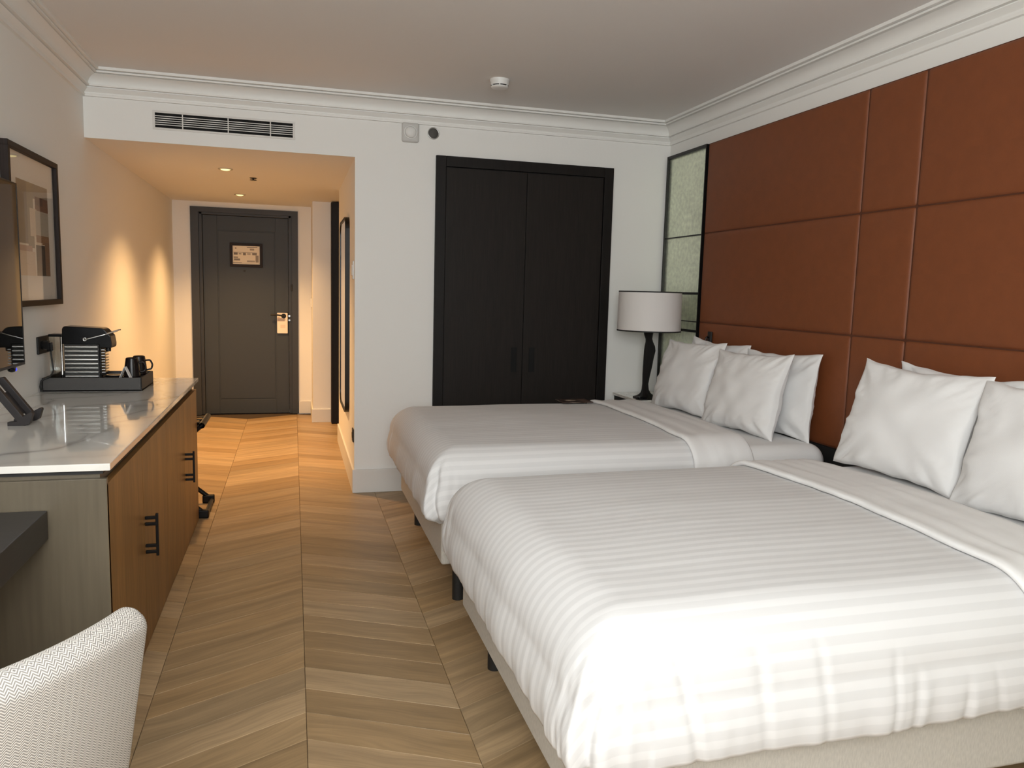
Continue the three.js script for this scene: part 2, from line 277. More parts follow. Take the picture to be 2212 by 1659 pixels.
{ // plaster cornice
  const prof = [[0, 2.450], [0.016, 2.451], [0.017, 2.463], [0.010, 2.466], [0.012, 2.474], [0.024, 2.486], [0.034, 2.496], [0.027, 2.499], [0.027, 2.503], [0.047, 2.504], [0.047, 2.513], [0.036, 2.516], [0.040, 2.530], [0.050, 2.546], [0.066, 2.559], [0.086, 2.566], [0.076, 2.570], [0.098, 2.571], [0.098, 2.580], [0.088, 2.583], [0.112, 2.585], [0.112, 2.6], [0, 2.6]];
  function run(p0, p1, n, m0, m1) {
    const d = V3(p1[0] - p0[0], 0, p1[1] - p0[1]).normalize(), pos = [];
    const P0 = prof.map(([a, y]) => [p0[0] + n[0] * a + d.x * a * m0, y, p0[1] + n[1] * a + d.z * a * m0]), P1 = prof.map(([a, y]) => [p1[0] + n[0] * a - d.x * a * m1, y, p1[1] + n[1] * a - d.z * a * m1]);
    for (let i = 0; i < prof.length - 1; i++) pos.push(...P0[i], ...P1[i], ...P1[i + 1], ...P0[i], ...P1[i + 1], ...P0[i + 1]);
    const g = new THREE.BufferGeometry(); g.setAttribute('position', new THREE.Float32BufferAttribute(pos, 3)); g.computeVertexNormals();
    g.setAttribute('uv', new THREE.Float32BufferAttribute(new Float32Array(pos.length / 3 * 2), 2)); return toCreasedNormals(g, 0.5);
  }
  struct('trim_1', 'moulded plaster cornice along the end wall', 'cornice', run([XL, ZB], [XR, ZB], [0, 1], 1, 1), M.trim);
  struct('trim_2', 'moulded plaster cornice above the leather headboard', 'cornice', run([XR, ZB], [XR, ZF], [-1, 0], 1, 1), M.trim);
  struct('trim_3', 'moulded plaster cornice along the left wall', 'cornice', run([XL, ZF], [XL, ZB], [1, 0], 1, 1), M.trim);
}
{ // baseboards
  const bb = (x0, x1, z0, z1, h) => uvm(bx(x0, x1, 0, h, z0, z1, 0.003, 1));
  struct('baseboard_back', 'white baseboard below the end wall between hall and bed', 'baseboard', flat(bb(HX - 0.012, 0.905, ZB, ZB + 0.014, 0.16), bb(2.19, XR, ZB, ZB + 0.014, 0.16)), M.base);
  struct('baseboard_hall', 'white baseboard along the hall wall under the mirror', 'baseboard', bb(HX - 0.013, HX, ZR0, ZB, 0.16), M.base);
  struct('baseboard_recess', 'white baseboard stepping round the stub wall beside the entrance', 'baseboard', flat(bb(JX - 0.013, RX, ZR1, ZR1 + 0.013, 0.137), bb(JX - 0.013, JX, ZD, ZR1, 0.137), bb(0.055, JX, ZD, ZD + 0.013, 0.137)), M.base);
  struct('baseboard_left', 'white baseboard at the foot of the left wall', 'baseboard', flat(bb(XL, XL + 0.013, ZD, -4.76, 0.16), bb(XL, -1.012, ZD, ZD + 0.013, 0.137), bb(XL, XL + 0.013, -2.49, ZF, 0.16)), M.base);
  struct('baseboard_right', 'white baseboard on the right wall near the window', 'baseboard', bb(XR - 0.013, XR, -0.6, ZF, 0.16), M.base);
}

/* ---------------------------------------------------------------- entrance door and hall */
{
  const d = struct('door_1', 'dark grey panelled entrance door at the end of the hall', 'door');
  const fx0 = -1.009, fx1 = 0.053, top = 2.162, lx0 = -0.897, lx1 = -0.046, lt = 2.085, zf = ZD + 0.016;
  part('door_frame', flat(bx(fx0, lx0 - 0.035, 0, lt + 0.025, ZD - 0.13, zf), bx(lx1 + 0.035, fx1, 0, lt + 0.025, ZD - 0.13, zf), bx(fx0, fx1, lt + 0.025, top, ZD - 0.13, zf),
    bx(lx0 - 0.036, lx0 - 0.002, 0, lt + 0.03, ZD - 0.13, ZD - 0.012, 0.003, 1), bx(lx1 + 0.002, lx1 + 0.036, 0, lt + 0.03, ZD - 0.13, ZD - 0.012, 0.003, 1), bx(lx0 - 0.03, lx1 + 0.03, lt + 0.002, lt + 0.03, ZD - 0.13, ZD - 0.012, 0.003, 1)), M.doorFrame, d);
  const zl = ZD - 0.035, px0 = -0.752, px1 = -0.183, py0 = 0.16, py1 = 1.933;
  const leaf = part('door_leaf', uvm(flat(bx(lx0, lx1, 0.004, lt, zl - 0.045, zl - 0.007), bx(lx0, px0 - 0.006, 0.004, lt, zl - 0.01, zl, 0.002, 1), bx(px1 + 0.006, lx1, 0.004, lt, zl - 0.01, zl, 0.002, 1), bx(px0 - 0.006, px1 + 0.006, 0.004, py0 - 0.006, zl - 0.01, zl, 0.002, 1), bx(px0 - 0.006, px1 + 0.006, py1 + 0.006, lt, zl - 0.01, zl, 0.002, 1))), M.door, d);
  part('door_panel', uvm(bx(px0 + 0.006, px1 - 0.006, py0 + 0.006, py1 - 0.006, zl - 0.01, zl - 0.002, 0.002, 1)), M.door, leaf);
  part('peephole', cyl(0.012, 0.012, 0.012, 0, 0, 0, 16).rotateX(Math.PI / 2).translate(-0.49, 1.523, zl - 0.004), M.mattBlack, d);
  const hd = part('door_handle', flat(cyl(0.022, 0.022, 0.012, 0, 0, 0, 20).rotateX(Math.PI / 2).translate(-0.098, 1.056, zl - 0.002), tube([[-0.098, 1.056, zl], [-0.098, 1.057, zl + 0.045], [-0.12, 1.062, zl + 0.055], [-0.18, 1.068, zl + 0.056], [-0.232, 1.068, zl + 0.056]], 0.009, 24, 8)), M.mattBlack, d);
  part('latch_plate', bx(-0.066, -0.05, 0.98, 1.10, zl, zl + 0.006, 0.002, 1), M.mattBlack, d);
  part('lock_knob', flat(cyl(0.011, 0.011, 0.03, 0, 0, 0, 12).rotateX(Math.PI / 2).translate(-0.040, 1.058, ZD - 0.03), cyl(0.011, 0.011, 0.03, 0, 0, 0, 12).rotateX(Math.PI / 2).translate(-0.040, 1.012, ZD - 0.03)), M.chrome, d);
  part('door_stay', bx(-0.022, -0.002, 1.325, 1.395, ZD - 0.012, ZD + 0.022, 0.004, 1), M.mattBlack, d);
  // framed notice
  const n = thing('notice_frame', 'small black framed evacuation notice hung on the entrance door', 'frame', [-0.4705, 1.563, zl]);
  const w = 0.163, h = 0.247;
  part('frame', flat(bx(-w, w, 0, 0.028, -0.002, 0.018, 0.003, 1), bx(-w, w, h - 0.028, h, -0.002, 0.018, 0.003, 1), bx(-w, -w + 0.028, 0.0265, h - 0.0265, -0.002, 0.0175, 0.003, 1), bx(w - 0.028, w, 0.0265, h - 0.0265, -0.002, 0.0175, 0.003, 1)), M.frameWood, n);
  part('printed_sheet', at(new THREE.PlaneGeometry(2 * w - 0.05, h - 0.05), 0, h / 2, 0.004), M.paper, n);
  // door hanger card
  const sh = new THREE.Shape(); const cw = 0.054, ch = 0.219, rr = 0.008;
  sh.moveTo(-cw + rr, -ch); sh.lineTo(cw - rr, -ch); sh.quadraticCurveTo(cw, -ch, cw, -ch + rr); sh.lineTo(cw, -rr); sh.quadraticCurveTo(cw, 0, cw - rr, 0); sh.lineTo(-cw + rr, 0); sh.quadraticCurveTo(-cw, 0, -cw, -rr); sh.lineTo(-cw, -ch + rr); sh.quadraticCurveTo(-cw, -ch, -cw + rr, -ch);
  const hole = new THREE.Path(); hole.absarc(0.014, -0.034, 0.026, 0, Math.PI * 2); sh.holes.push(hole);
  const cg = new THREE.ExtrudeGeometry(sh, { depth: 0.0012, bevelEnabled: false }); { const uv = cg.attributes.uv; for (let i = 0; i < uv.count; i++) uv.setXY(i, (uv.getX(i) + cw) / (2 * cw), 1 + uv.getY(i) / ch); }
  const hc = solo('door_hanger', 'pale paper door hanger looped over the door handle', 'door hanger', cg, M.hang); hc.position.set(-0.112, 1.09, zl + 0.018);
}
{ // dark door standing in the side recess
  const d = struct('door_2', 'nearly black wooden door standing in the hall recess', 'door');
  part('door_leaf', uvm(bx(0.372, 1.16, 0.006, 2.205, -7.985, -7.93, 0.004, 1)), M.darkFrame, d);
  part('door_edge', uvm(bx(0.366, 0.378, 0.006, 2.205, -8.045, -7.926, 0.002, 1)), M.darkWood, d);
}
{ // slim wall mirror, seen edge on
  const m = thing('wall_mirror', 'tall slim mirror with rounded black frame on the hall side wall', 'mirror', [HX, 0.465, -6.03]);
  const hw = 0.345, h = 1.415, rad = 0.10, dep = 0.032;
  const rr = (s, w0, y0, y1, r) => { s.moveTo(-w0 + r, y0); s.lineTo(w0 - r, y0); s.quadraticCurveTo(w0, y0, w0, y0 + r); s.lineTo(w0, y1 - r); s.quadraticCurveTo(w0, y1, w0 - r, y1); s.lineTo(-w0 + r, y1); s.quadraticCurveTo(-w0, y1, -w0, y1 - r); s.lineTo(-w0, y0 + r); s.quadraticCurveTo(-w0, y0, -w0 + r, y0); return s; };
  const s = rr(new THREE.Shape(), hw, 0, h, rad); s.holes.push(rr(new THREE.Path(), hw - 0.016, 0.016, h - 0.016, rad - 0.014));
  part('frame', new THREE.ExtrudeGeometry(s, { depth: dep - 0.002, bevelEnabled: true, bevelSize: 0.002, bevelThickness: 0.002, bevelSegments: 2 }).rotateY(-Math.PI / 2), M.blackMetal, m);
  part('mirror_glass', new THREE.ExtrudeGeometry(rr(new THREE.Shape(), hw - 0.015, 0.015, h - 0.015, rad - 0.014), { depth: 0.006, bevelEnabled: false }).translate(0, 0, dep - 0.012).rotateY(-Math.PI / 2), M.mirror, m);
}
{ // hall switch, sockets
  const sw = thing('light_switch', 'white rocker switch plate on the hall corner', 'switch', [HX, 1.495, -5.30]);
  part('plate', bx(-0.010, 0, -0.06, 0.06, -0.04, 0.04, 0.004), M.whitePlastic, sw); part('rocker', bx(-0.015, -0.009, -0.035, 0.035, -0.022, 0.022, 0.003), M.whitePlastic, sw);
  const so = thing('wall_socket', 'black socket plate low on the hall corner above the baseboard', 'socket', [HX, 0.385, -5.27]);
  part('plate', bx(-0.009, 0, -0.045, 0.045, -0.042, 0.042, 0.004), M.mattBlack, so); part('socket_face', cyl(0.022, 0.022, 0.004, 0, 0, 0, 20).rotateZ(Math.PI / 2).translate(-0.008, 0, 0), M.blackMetal, so);
  const s2 = thing('light_switch', 'tiny white switch on the stub wall edge beside the entrance door', 'switch', [JX, 1.21, -8.45]);
  part('plate', bx(-0.012, 0, -0.045, 0.045, -0.045, 0.045, 0.003), M.whitePlastic, s2); part('rocker', bx(-0.016, -0.01, -0.02, 0.02, -0.02, 0.02, 0.002), M.whitePlastic, s2);
}
// recessed hall downlights
for (const [x, z, lb] of [[-0.469, -6.144, 'glowing downlight in the hall ceiling nearer the room'], [-0.473, -7.8, 'glowing downlight in the hall ceiling above the entrance door']]) {
  const l = thing('downlight', lb, 'ceiling light', [x, HY, z], 'hall downlights');
  part('trim_ring', lathe([[0.034, 0.0], [0.036, -0.004], [0.042, -0.007], [0.05, -0.006], [0.053, 0.0]], 32), M.ring, l);
  part('lamp_lens', lathe([[0.0001, -0.014], [0.018, -0.013], [0.030, -0.009], [0.036, -0.002]], 28), M.lampGlow, l);
  const sp = new THREE.SpotLight(WARM, 16, 0, 1.03, 1.0, 2); sp.position.set(0, -0.02, 0); sp.target.position.set(0, -2, 0); sp.castShadow = true; sp.shadow.radius = 1.5; sp.name = 'downlight_beam'; l.add(sp, sp.target);
}
{ const s = thing('sprinkler', 'small dark sprinkler head on the hall ceiling', 'sprinkler', [-0.296, HY, -6.568]); part('stem', cyl(0.007, 0.007, 0.014, 0, -0.014, 0, 12), M.blackMetal, s); part('deflector', cyl(0.026, 0.026, 0.003, 0, -0.017, 0, 20), M.blackMetal, s); part('rosette', cyl(0.022, 0.03, 0.004, 0, -0.004, 0, 20), M.blackMetal, s); }

/* ---------------------------------------------------------------- end wall fittings */
{
  const v = thing('air_vent', 'long white slatted air vent in the bulkhead over the hall', 'vent', [-0.393, 2.304, ZB]);
  const w = 0.398, h = 0.086;
  part('backing', bx(-w, w, 0, h, -0.02, 0.002), M.blackGap, v);
  part('frame', flat(bx(-w - 0.014, w + 0.014, -0.012, 0, -0.004, 0.007, 0.002, 1), bx(-w - 0.014, w + 0.014, h, h + 0.012, -0.004, 0.007, 0.002, 1), bx(-w - 0.014, -w, 0, h, -0.004, 0.007), bx(w, w + 0.014, 0, h, -0.004, 0.007)), M.base, v);
  for (let i = 0; i < 5; i++) part('slat', bx(-w, w, -0.0022, 0.0022, -0.004, 0.005).rotateX(0.1).translate(0, 0.018 + i * 0.0125, 0.002), M.base, v);
  for (const x of [-0.244, 0.016, 0.264]) part('divider', bx(x - 0.003, x + 0.003, 0, h, 0, 0.007), M.base, v);
}
{
  const s = thing('motion_sensor', 'white square motion sensor with domed lens on the end wall', 'sensor', [0.743, 2.393, ZB]);
  part('housing', new RoundedBoxGeometry(0.112, 0.124, 0.03, 4, 0.014).translate(0, 0, 0.013), M.greyPlastic, s);
  part('dome', flat(new THREE.SphereGeometry(0.036, 28, 14, 0, Math.PI * 2, 0, Math.PI / 2).scale(1, 0.55, 1).rotateX(Math.PI / 2).translate(0, 0, 0.028)), M.whitePlastic, s);
  part('lens_ring', new THREE.TorusGeometry(0.040, 0.004, 8, 32).translate(0, 0, 0.028), M.whitePlastic, s);
  const k = thing('speaker_grille', 'small round dark grille beside the motion sensor', 'grille', [0.897, 2.402, ZB]);
  part('rim', new THREE.TorusGeometry(0.035, 0.004, 8, 32).translate(0, 0, 0.003), M.satin, k); part('mesh_cover', lathe([[0.0001, 0.012], [0.02, 0.010], [0.033, 0.003], [0.034, 0]], 28).rotateX(Math.PI / 2), M.mesh, k);
  const d = thing('smoke_detector', 'white round smoke detector on the ceiling', 'smoke detector', [1.163, YC, -4.52]);
  part('body', lathe([[0.0001, -0.052], [0.030, -0.052], [0.045, -0.048], [0.050, -0.042], [0.0505, -0.039]], 36), M.whitePlastic, d);
  part('chamber', lathe([[0.044, -0.046], [0.0445, -0.028]], 36), M.mattBlack, d);
  for (let i = 0; i < 6; i++) part('rib', bx(-0.003, 0.003, -0.041, -0.033, 0.043, 0.052).rotateY(i * Math.PI / 3 - 0.25), M.whitePlastic, d);
  part('base_plate', lathe([[0.051, -0.033], [0.053, -0.028], [0.054, -0.012], [0.058, -0.010], [0.058, 0]], 36), M.whitePlastic, d);
}
{ // wardrobe built into the end wall
  const w = thing('wardrobe', 'nearly black built-in wardrobe with two flush doors in the end wall', 'wardrobe', [1.548, 0, ZB]);
  const x0 = -0.633, x1 = 0.632, top = 2.262, f = 0.068;
  part('frame', uvm(flat(bx(x0, x0 + f, 0, top, -0.002, 0.026, 0.003, 1), bx(x1 - f, x1, 0, top, -0.002, 0.026, 0.003, 1), bx(x0 + f, x1 - f, top - f, top, -0.002, 0.026, 0.003, 1)), 0.6, 0.6), M.darkFrame, w);
  part('back_board', bx(x0 + 0.02, x1 - 0.02, 0.005, top - 0.02, -0.002, 0.004), M.blackGap, w);
  for (const s of [-1, 1]) {
    const dx0 = s < 0 ? x0 + f + 0.003 : 0.0015, dx1 = s < 0 ? -0.0015 : x1 - f - 0.003;
    const d = part('door', uvm(bx(dx0, dx1, 0.01, top - f - 0.004, -0.002, 0.013, 0.002, 1), 0.6, 0.6), M.darkWood, w);
    const hx = s < 0 ? -0.062 : 0.068;
    part('recessed_handle', flat(bx(hx - 0.02, hx + 0.02, 0.82, 0.995, 0.0125, 0.0148), bx(hx - 0.02, hx - 0.014, 0.82, 0.995, 0.0125, 0.018), bx(hx + 0.014, hx + 0.02, 0.82, 0.995, 0.0125, 0.018)), M.blackGap, d);
  }
}

/* ---------------------------------------------------------------- headboard wall */
{
  const zs = [-4.632, -3.166, -2.82, -1.354], ys = [0.645, 1.213, 1.795, 2.368], X = XR - 0.008;
  const h = thing('headboard', 'wall-high brown leather headboard of stitched rectangular panels', 'headboard', [XR, 0, -3]);
  part('backing', bx(X - 0.006 - XR, -0.002, ys[0], ys[3], zs[0] + 3, zs[3] + 3), M.seam, h);
  const cluster = (n) => { const a = []; for (let i = 0; i <= n; i++) { const t = i / n; a.push(t); } return [0, 0.002, 0.006, 0.012, 0.02, 0.03, ...a.filter((t) => t > 0.04 && t < 0.96), 0.97, 0.98, 0.988, 0.994, 0.998, 1]; };
  for (let i = 0; i < 3; i++) for (let j = 0; j < 3; j++) {
    const z0 = zs[i] + 0.0008, z1 = zs[i + 1] - 0.0008, y0 = ys[j] + 0.0008, y1 = ys[j + 1] - 0.0008, w = z1 - z0, hh = y1 - y0;
    const edge = (d) => 1 - Math.exp(-Math.max(0, d) / 0.0065);
    const ed = (L) => { const e = [0, 0.001, 0.003, 0.006, 0.010, 0.016, 0.024, 0.036, 0.055]; const mid = lin(0.08, L - 0.08, Math.max(3, Math.round(L / 0.06))); return [...e, ...mid, ...e.slice().reverse().map((q) => L - q)]; };
    const g = gridUV(ed(w), ed(hh), (u, v) => {
      const e = Math.min(edge(u), edge(w - u)) * Math.min(edge(v), edge(hh - v));
      const pull = 0.004 * (1 - Math.exp(-Math.min(u, w - u) / 0.07)) * (1 - Math.exp(-Math.min(v, hh - v) / 0.07));
      const wr = 0.0009 * fbm((z0 + u) * 5, (y0 + v) * 5, 3.3, 3) * e;
      return [-(0.010 + 0.012 * e + pull + wr), y0 + v, z0 + u + 3, (z0 + u) / 0.5, (y0 + v) / 0.5];
    });
    part('leather_panel', g, M.leather, h);
  }
  part('plinth', bx(-0.02, -0.002, 0.0, ys[0] - 0.002, zs[0] + 3, zs[3] + 3), M.mattBlack, h);
  const rl = thing('reading_light', 'small black reading light on the headboard behind the pillows', 'reading light', [XR - 0.03, 1.05, -4.452]);
  part('wall_plate', bx(-0.012, 0, 0.02, 0.11, -0.022, 0.022, 0.004), M.mattBlack, rl); part('arm', tube([[-0.01, 0.07, 0], [-0.03, 0.075, 0], [-0.035, 0.05, 0], [-0.035, 0.0, 0]], 0.005, 16, 8), M.blackPlastic, rl); part('head', cyl(0.014, 0.014, 0.06, -0.035, -0.02, 0.0, 16), M.chrome, rl);
  // framed mirror panels either side
  for (const [z0, z1, lb] of [[-5.19, -4.64, 'black framed aged glass wall panel between wardrobe wall and headboard'], [-1.346, -0.79, 'black framed aged glass wall panel on the window side of the headboard']]) {
    const g = thing('glass_panel', lb, 'wall panel', [XR, 0, z0]); const w = z1 - z0;
    const yy = [0.02, 1.149, 1.213, 1.402, 1.79, 2.368], t = 0.012;
    part('frame', flat(bx(-0.03, 0, 0, yy[5], 0, 0.018), bx(-0.03, 0, 0, yy[5], w - 0.008, w), bx(-0.03, 0, yy[5] - 0.022, yy[5], 0.018, w - 0.008)), M.blackMetal, g);
    part('glazing_bar', bx(-0.026, 0, yy[4] - 0.004, yy[4] + 0.004, 0.018, w - 0.008), M.blackMetal, g);
    part('glazing_bar', bx(-0.026, 0, yy[3] - 0.008, yy[3] + 0.008, 0.018, w - 0.008), M.blackMetal, g);
    part('glazing_bar', bx(-0.026, 0, yy[2] - 0.003, yy[2] + 0.003, 0.018, w - 0.008), M.blackMetal, g);
    part('glazing_bar', bx(-0.026, 0, yy[1] - 0.008, yy[1] + 0.008, 0.018, w - 0.008), M.blackMetal, g);
    for (let i = 0; i < 5; i++) part('pane', uvm(bx(-0.014, -0.002, yy[i] + 0.003, yy[i + 1] - 0.003, 0.016, w - 0.006), 0.7, 0.7), M.aged, g);
  }
}

/* ---------------------------------------------------------------- beds */
function wrapper(o) {
  const { x0, z0, z1, R, top, hem, seed, amp } = o, q = Math.PI * R / 2, Ls = top - R - hem, Mx = q + Ls, xc = x0 + R, za = z0 + R, zb = z1 - R, zm = (z0 + z1) / 2, hw = (z1 - z0) / 2;
  const map = (s, t, off = 0) => {
    const dx = Math.min(0, s - xc), dz = t < za ? t - za : t > zb ? t - zb : 0, adx = Math.abs(dx), adz = Math.abs(dz), m = Math.max(adx, adz), hy = Math.pow(Math.pow(adx, 4.6) + Math.pow(adz, 4.6), 1 / 4.6) || 1, ux = dx / hy, uz = dz / hy;
    const bxx = Math.max(s, xc), bz = clamp(t, za, zb), phi = Math.atan2(adz, adx);
    const per = bxx * 1.0 + (dz < 0 ? -3 : 3) * (adz > 0 ? 1 : 0) - bz * 1.0 + (adx > 0 && adz > 0 ? R * phi : 0);
    let h, drop, nh, nv; const e = Math.max(0, m - q) / Ls;
    const stretch = 1 + 0.05 * N(per * 2.6, seed, 1.1) * (o.wave ?? 1);
    if (m < q) { const th = m / R; h = R * Math.sin(th); drop = R * (1 - Math.cos(th)); nh = Math.sin(th); nv = Math.cos(th); }
    else { const k = m - q; h = R + 0.016 * Math.sin(Math.PI * Math.min(1, e)) - 0.055 * sm(0.80, 1.0, e); drop = R + k * (1 - (1 - stretch) * 0); drop = R + k * stretch; nh = 1; nv = 0; }
    const side = sm(0.25 * q, q + Ls * 0.5, m), low = sm(q, Mx, m), cor = adx > 0 && adz > 0 ? 2 * Math.min(adx, adz) / (m || 1) : 0, cf = clamp(cor, 0, 1) * sm(0.3 * q, q, m);
    let w = 0;
    // long soft gathers on the drop, sharper towards the hem
    w += amp * side * (0.0085 * N(per * 5.0, m * 0.9, seed + 2) + 0.0055 * N(per * 19, m * 1.6, seed + 5) * (0.25 + low));
    const rg = 1 - Math.abs(N(per * 11 + N(per * 2, m * 2, seed) * 1.2, m * 1.1, seed + 9)) * 2.2; w += amp * low * 0.007 * Math.max(0, rg) * sm(-0.1, 0.5, N(per * 3.1, 2.2, seed + 4));
    for (const [p, wd, st, dp, sl, sgn] of (o.creases || [])) if (dz * sgn > 0 && adz >= adx) { const q1 = (bxx - p - sl * (m - q)) / wd; w += dp * sm(st, st + 0.10, m) * (Math.exp(-Math.pow(q1 - 1.4, 2)) * 0.3 - Math.exp(-q1 * q1)); }
    // creases at the tucked corner
    if (cf > 0) { const c0 = phi - 0.86 + 0.18 * N(m * 5, seed, 3) - 0.10 * (m - q), c1 = phi - 0.52 + 0.25 * N(m * 4, seed, 8) + 0.5 * (m - q); w += cf * (-0.024 * Math.exp(-Math.pow(c0 / 0.075, 2)) + 0.010 * Math.exp(-Math.pow((c0 + 0.17) / 0.08, 2)) - 0.012 * Math.exp(-Math.pow(c1 / 0.06, 2)) * low + 0.007 * N(phi * 9, m * 7, seed + 1)); }
    // soft top: crown and slow undulation
    const inX = sm(0, 0.5, s - xc), inZ = 1 - Math.pow(Math.min(1, Math.abs(bz - zm) / hw), 2);
    const topness = 1 - sm(0, q, m);
    const crown = (o.crown ?? 0.016) * inZ * (0.35 + 0.65 * inX);
    w += topness * (0.0045 * N(s * 2.3, t * 3.1, seed + 3) + 0.0016 * N(s * 2.0, t * 11, seed + 6) + 0.0007 * N(s * 5, t * 26, seed + 7));
    const dd = w + off;
    return [bxx + ux * h + ux * nh * dd, top - drop + crown + nv * dd, bz + uz * h + uz * nh * dd, (bxx + ux * m) / 0.5, (bz + uz * m) / 0.041];
  };
  return { map, Mx, xc, za, zb, q };
}
function sArr(a, b, step) { return lin(a, b, Math.max(2, Math.round((b - a) / step))); }
function bed(o, labelBed, labelDuvet, step) {
  // bed proper
  const b = thing('bed', labelBed, 'bed', [1.61, 0, (o.bz0 + o.bz1) / 2]), hw = (o.bz1 - o.bz0) / 2, L0 = 0.622 - 1.61, L1 = 2.575 - 1.61;
  part('box_base', uvm(new RoundedBoxGeometry(L1 - L0, 0.205, hw * 2, 3, 0.014).translate((L0 + L1) / 2, 0.272, 0), 0.12, 0.12), M.boxFabric, b);
  for (const [x, z] of [[L0 + 0.085, -hw + o.li], [L0 + 0.085, hw - o.lj], [L1 - 0.12, -hw + o.li], [L1 - 0.12, hw - o.lj]]) part('leg', cyl(0.026, 0.028, 0.176, x, 0, z, 20), M.mattBlack, b);
  const mg = new RoundedBoxGeometry(1.92, 0.285, hw * 2 + 0.10, 8, 0.085); { const p = mg.attributes.position; for (let i = 0; i < p.count; i++) { const x = p.getX(i), y = p.getY(i), z = p.getZ(i); const n = 0.004 * N(x * 9, y * 4, z * 9 + o.seed); p.setXYZ(i, x + n, y + (y > 0 ? 0.006 * N(x * 3, 1, z * 3) : 0), z + n); } mg.computeVertexNormals(); }
  part('mattress', uvm(mg.translate(2.575 - 1.61 - 0.96, 0.518, 0), 0.5, 0.5), M.linen, b);
  // duvet with turned-down top
  const W = wrapper(o), d = thing('duvet', labelDuvet, 'duvet', [0, 0, 0]);
  const ts = [...sArr(W.za - W.Mx, W.za, step), ...sArr(W.za, W.zb, step).slice(1, -1), ...sArr(W.zb, W.zb + W.Mx, step)];
  const ss = [...sArr(W.xc - W.Mx, W.xc, step), ...sArr(W.xc, o.fold1, o.creases ? 0.008 : step * 1.6).slice(1)];
  const f = (s, t) => W.map(s, t);
  part('cover', gridUV(ts, ss, (t, s) => f(s, t)), M.duvet, d);
  // the turned-down flap: a rounded leading edge, a flat run, a soft end
  const F0 = o.fold0, F1 = o.fold1, rows = [[0.010, 0.001], [0.002, 0.004], [-0.003, 0.010], [-0.002, 0.017], [0.004, 0.022], [0.016, 0.0235], [0.03, 0.022]];
  const flapS = [...rows.map(([a, c]) => [F0 + a, c]), ...sArr(F0 + 0.05, F1 - 0.02, 0.018).map((s) => [s, 0.019 + 0.004 * N(s * 24, 1.5, o.seed)]), [F1, 0.017], [F1 + 0.008, 0.010], [F1 + 0.010, -0.004], [F1 + 0.006, -0.03]];
  const bend = (t) => 0.02 * N(t * 1.7, 3.3, o.seed) + 0.012 * N(t * 5, 7.3, o.seed);
  part('turned_down_flap', gridUV(ts, flapS.map((_, i) => i), (t, i) => { const [s, off] = flapS[i]; const w = s > F0 + 0.05 && s < F1 - 0.02 ? 0.004 * N(s * 16 + t * 1.2, t * 2.2, o.seed + 5) + 0.0028 * N(s * 40, t * 3, o.seed + 8) : 0; return W.map(s + bend(t), t, off + w); }), M.linen, d);
}
bed({ x0: 0.553, z0: -2.855, z1: -1.385, R: 0.165, top: 0.692, hem: 0.350, seed: 3.7, amp: 1.0, crown: 0.022, creases: (() => { const rr = rng(77), a = []; for (let x = 0.80; x < 1.8; x += 0.06 + 0.14 * rr()) a.push([x, 0.009 + 0.008 * rr(), 0.12 + 0.22 * rr(), 0.004 + 0.011 * rr() * rr() + (rr() > 0.75 ? 0.004 : 0), (rr() - 0.3) * 0.4, 1]); return a; })(), fold0: 1.765, fold1: 2.10, bz0: -2.805, bz1: -1.47, li: 0.19, lj: 0.09 },
  'double bed nearest the camera on beige fabric base', 'white striped duvet on the bed nearest the camera', 0.011);
bed({ x0: 0.553, z0: -4.625, z1: -3.185, R: 0.15, top: 0.692, hem: 0.358, seed: 8.2, amp: 0.95, crown: 0.02, fold0: 1.80, fold1: 2.11, bz0: -4.585, bz1: -3.252, li: 0.17, lj: 0.03 },
  'double bed beside the wardrobe on beige fabric base', 'white duvet on the bed beside the wardrobe', 0.013);

// pillows: stand on the lower edge and lean back on the headboard
function pillowGeo(w, h, t, seed) {
  const e = (n) => lin(-1, 1, n).map((q) => Math.sin(q * Math.PI / 2) * 0.55 + q * 0.45), U = e(40), Vv = e(32), gs = [];
  for (const sd of [1, -1]) {
    const g = gridUV(sd > 0 ? U : U.slice().reverse(), Vv, (u, v) => {
      const eu = 1 - u * u, ev = 1 - v * v;
      let x = w / 2 * u * (1 - 0.085 * ev * Math.pow(Math.abs(u), 3)), y = h / 2 * v * (1 - 0.10 * eu * Math.pow(Math.abs(v), 3));
      const body = Math.pow(Math.max(0, eu), 0.42) * Math.pow(Math.max(0, ev), 0.40);
      let z = t / 2 * body * (1 - 0.16 * v + 0.10 * N(u * 1.5, v * 1.5, seed));
      const rad = Math.hypot(u, v), ang = Math.atan2(v, u), edge = sm(0.45, 1.1, rad) * sm(0, 0.25, Math.min(eu, ev));
      z += edge * (0.015 * N(ang * 5.5, rad * 1.2, seed + sd) + 0.010 * N(ang * 13, rad * 2.2, seed + 4)) + 0.006 * body * N(u * 3.1, v * 2.3, seed + 7 * sd);
      const cz = 0.010 * N(u * 2.2, v * 2.2, seed + 11);
      x += 0.008 * N(v * 3, seed, 1) * Math.abs(u); y += 0.010 * N(u * 3, seed, 5) * Math.abs(v);
      return [x, y, sd * z + cz, x / 0.5, y / 0.5];
    });
    gs.push(g);
  }
  const m = mergeVertices(flat(...gs), 1e-4); m.deleteAttribute('normal'); m.computeVertexNormals(); return m;
}
function pillow(label, group, w, h, t, cx, cy, cz, lean, turn, roll, seed) {
  const p = solo('pillow', label, 'pillow', pillowGeo(w, h, t, seed), M.linen, group);
  p.rotation.order = 'YXZ'; p.position.set(cx, cy, cz); p.rotation.set(-lean, -Math.PI / 2 + turn, roll); return p;
}
const PG = 'white pillows leaning on the headboard';
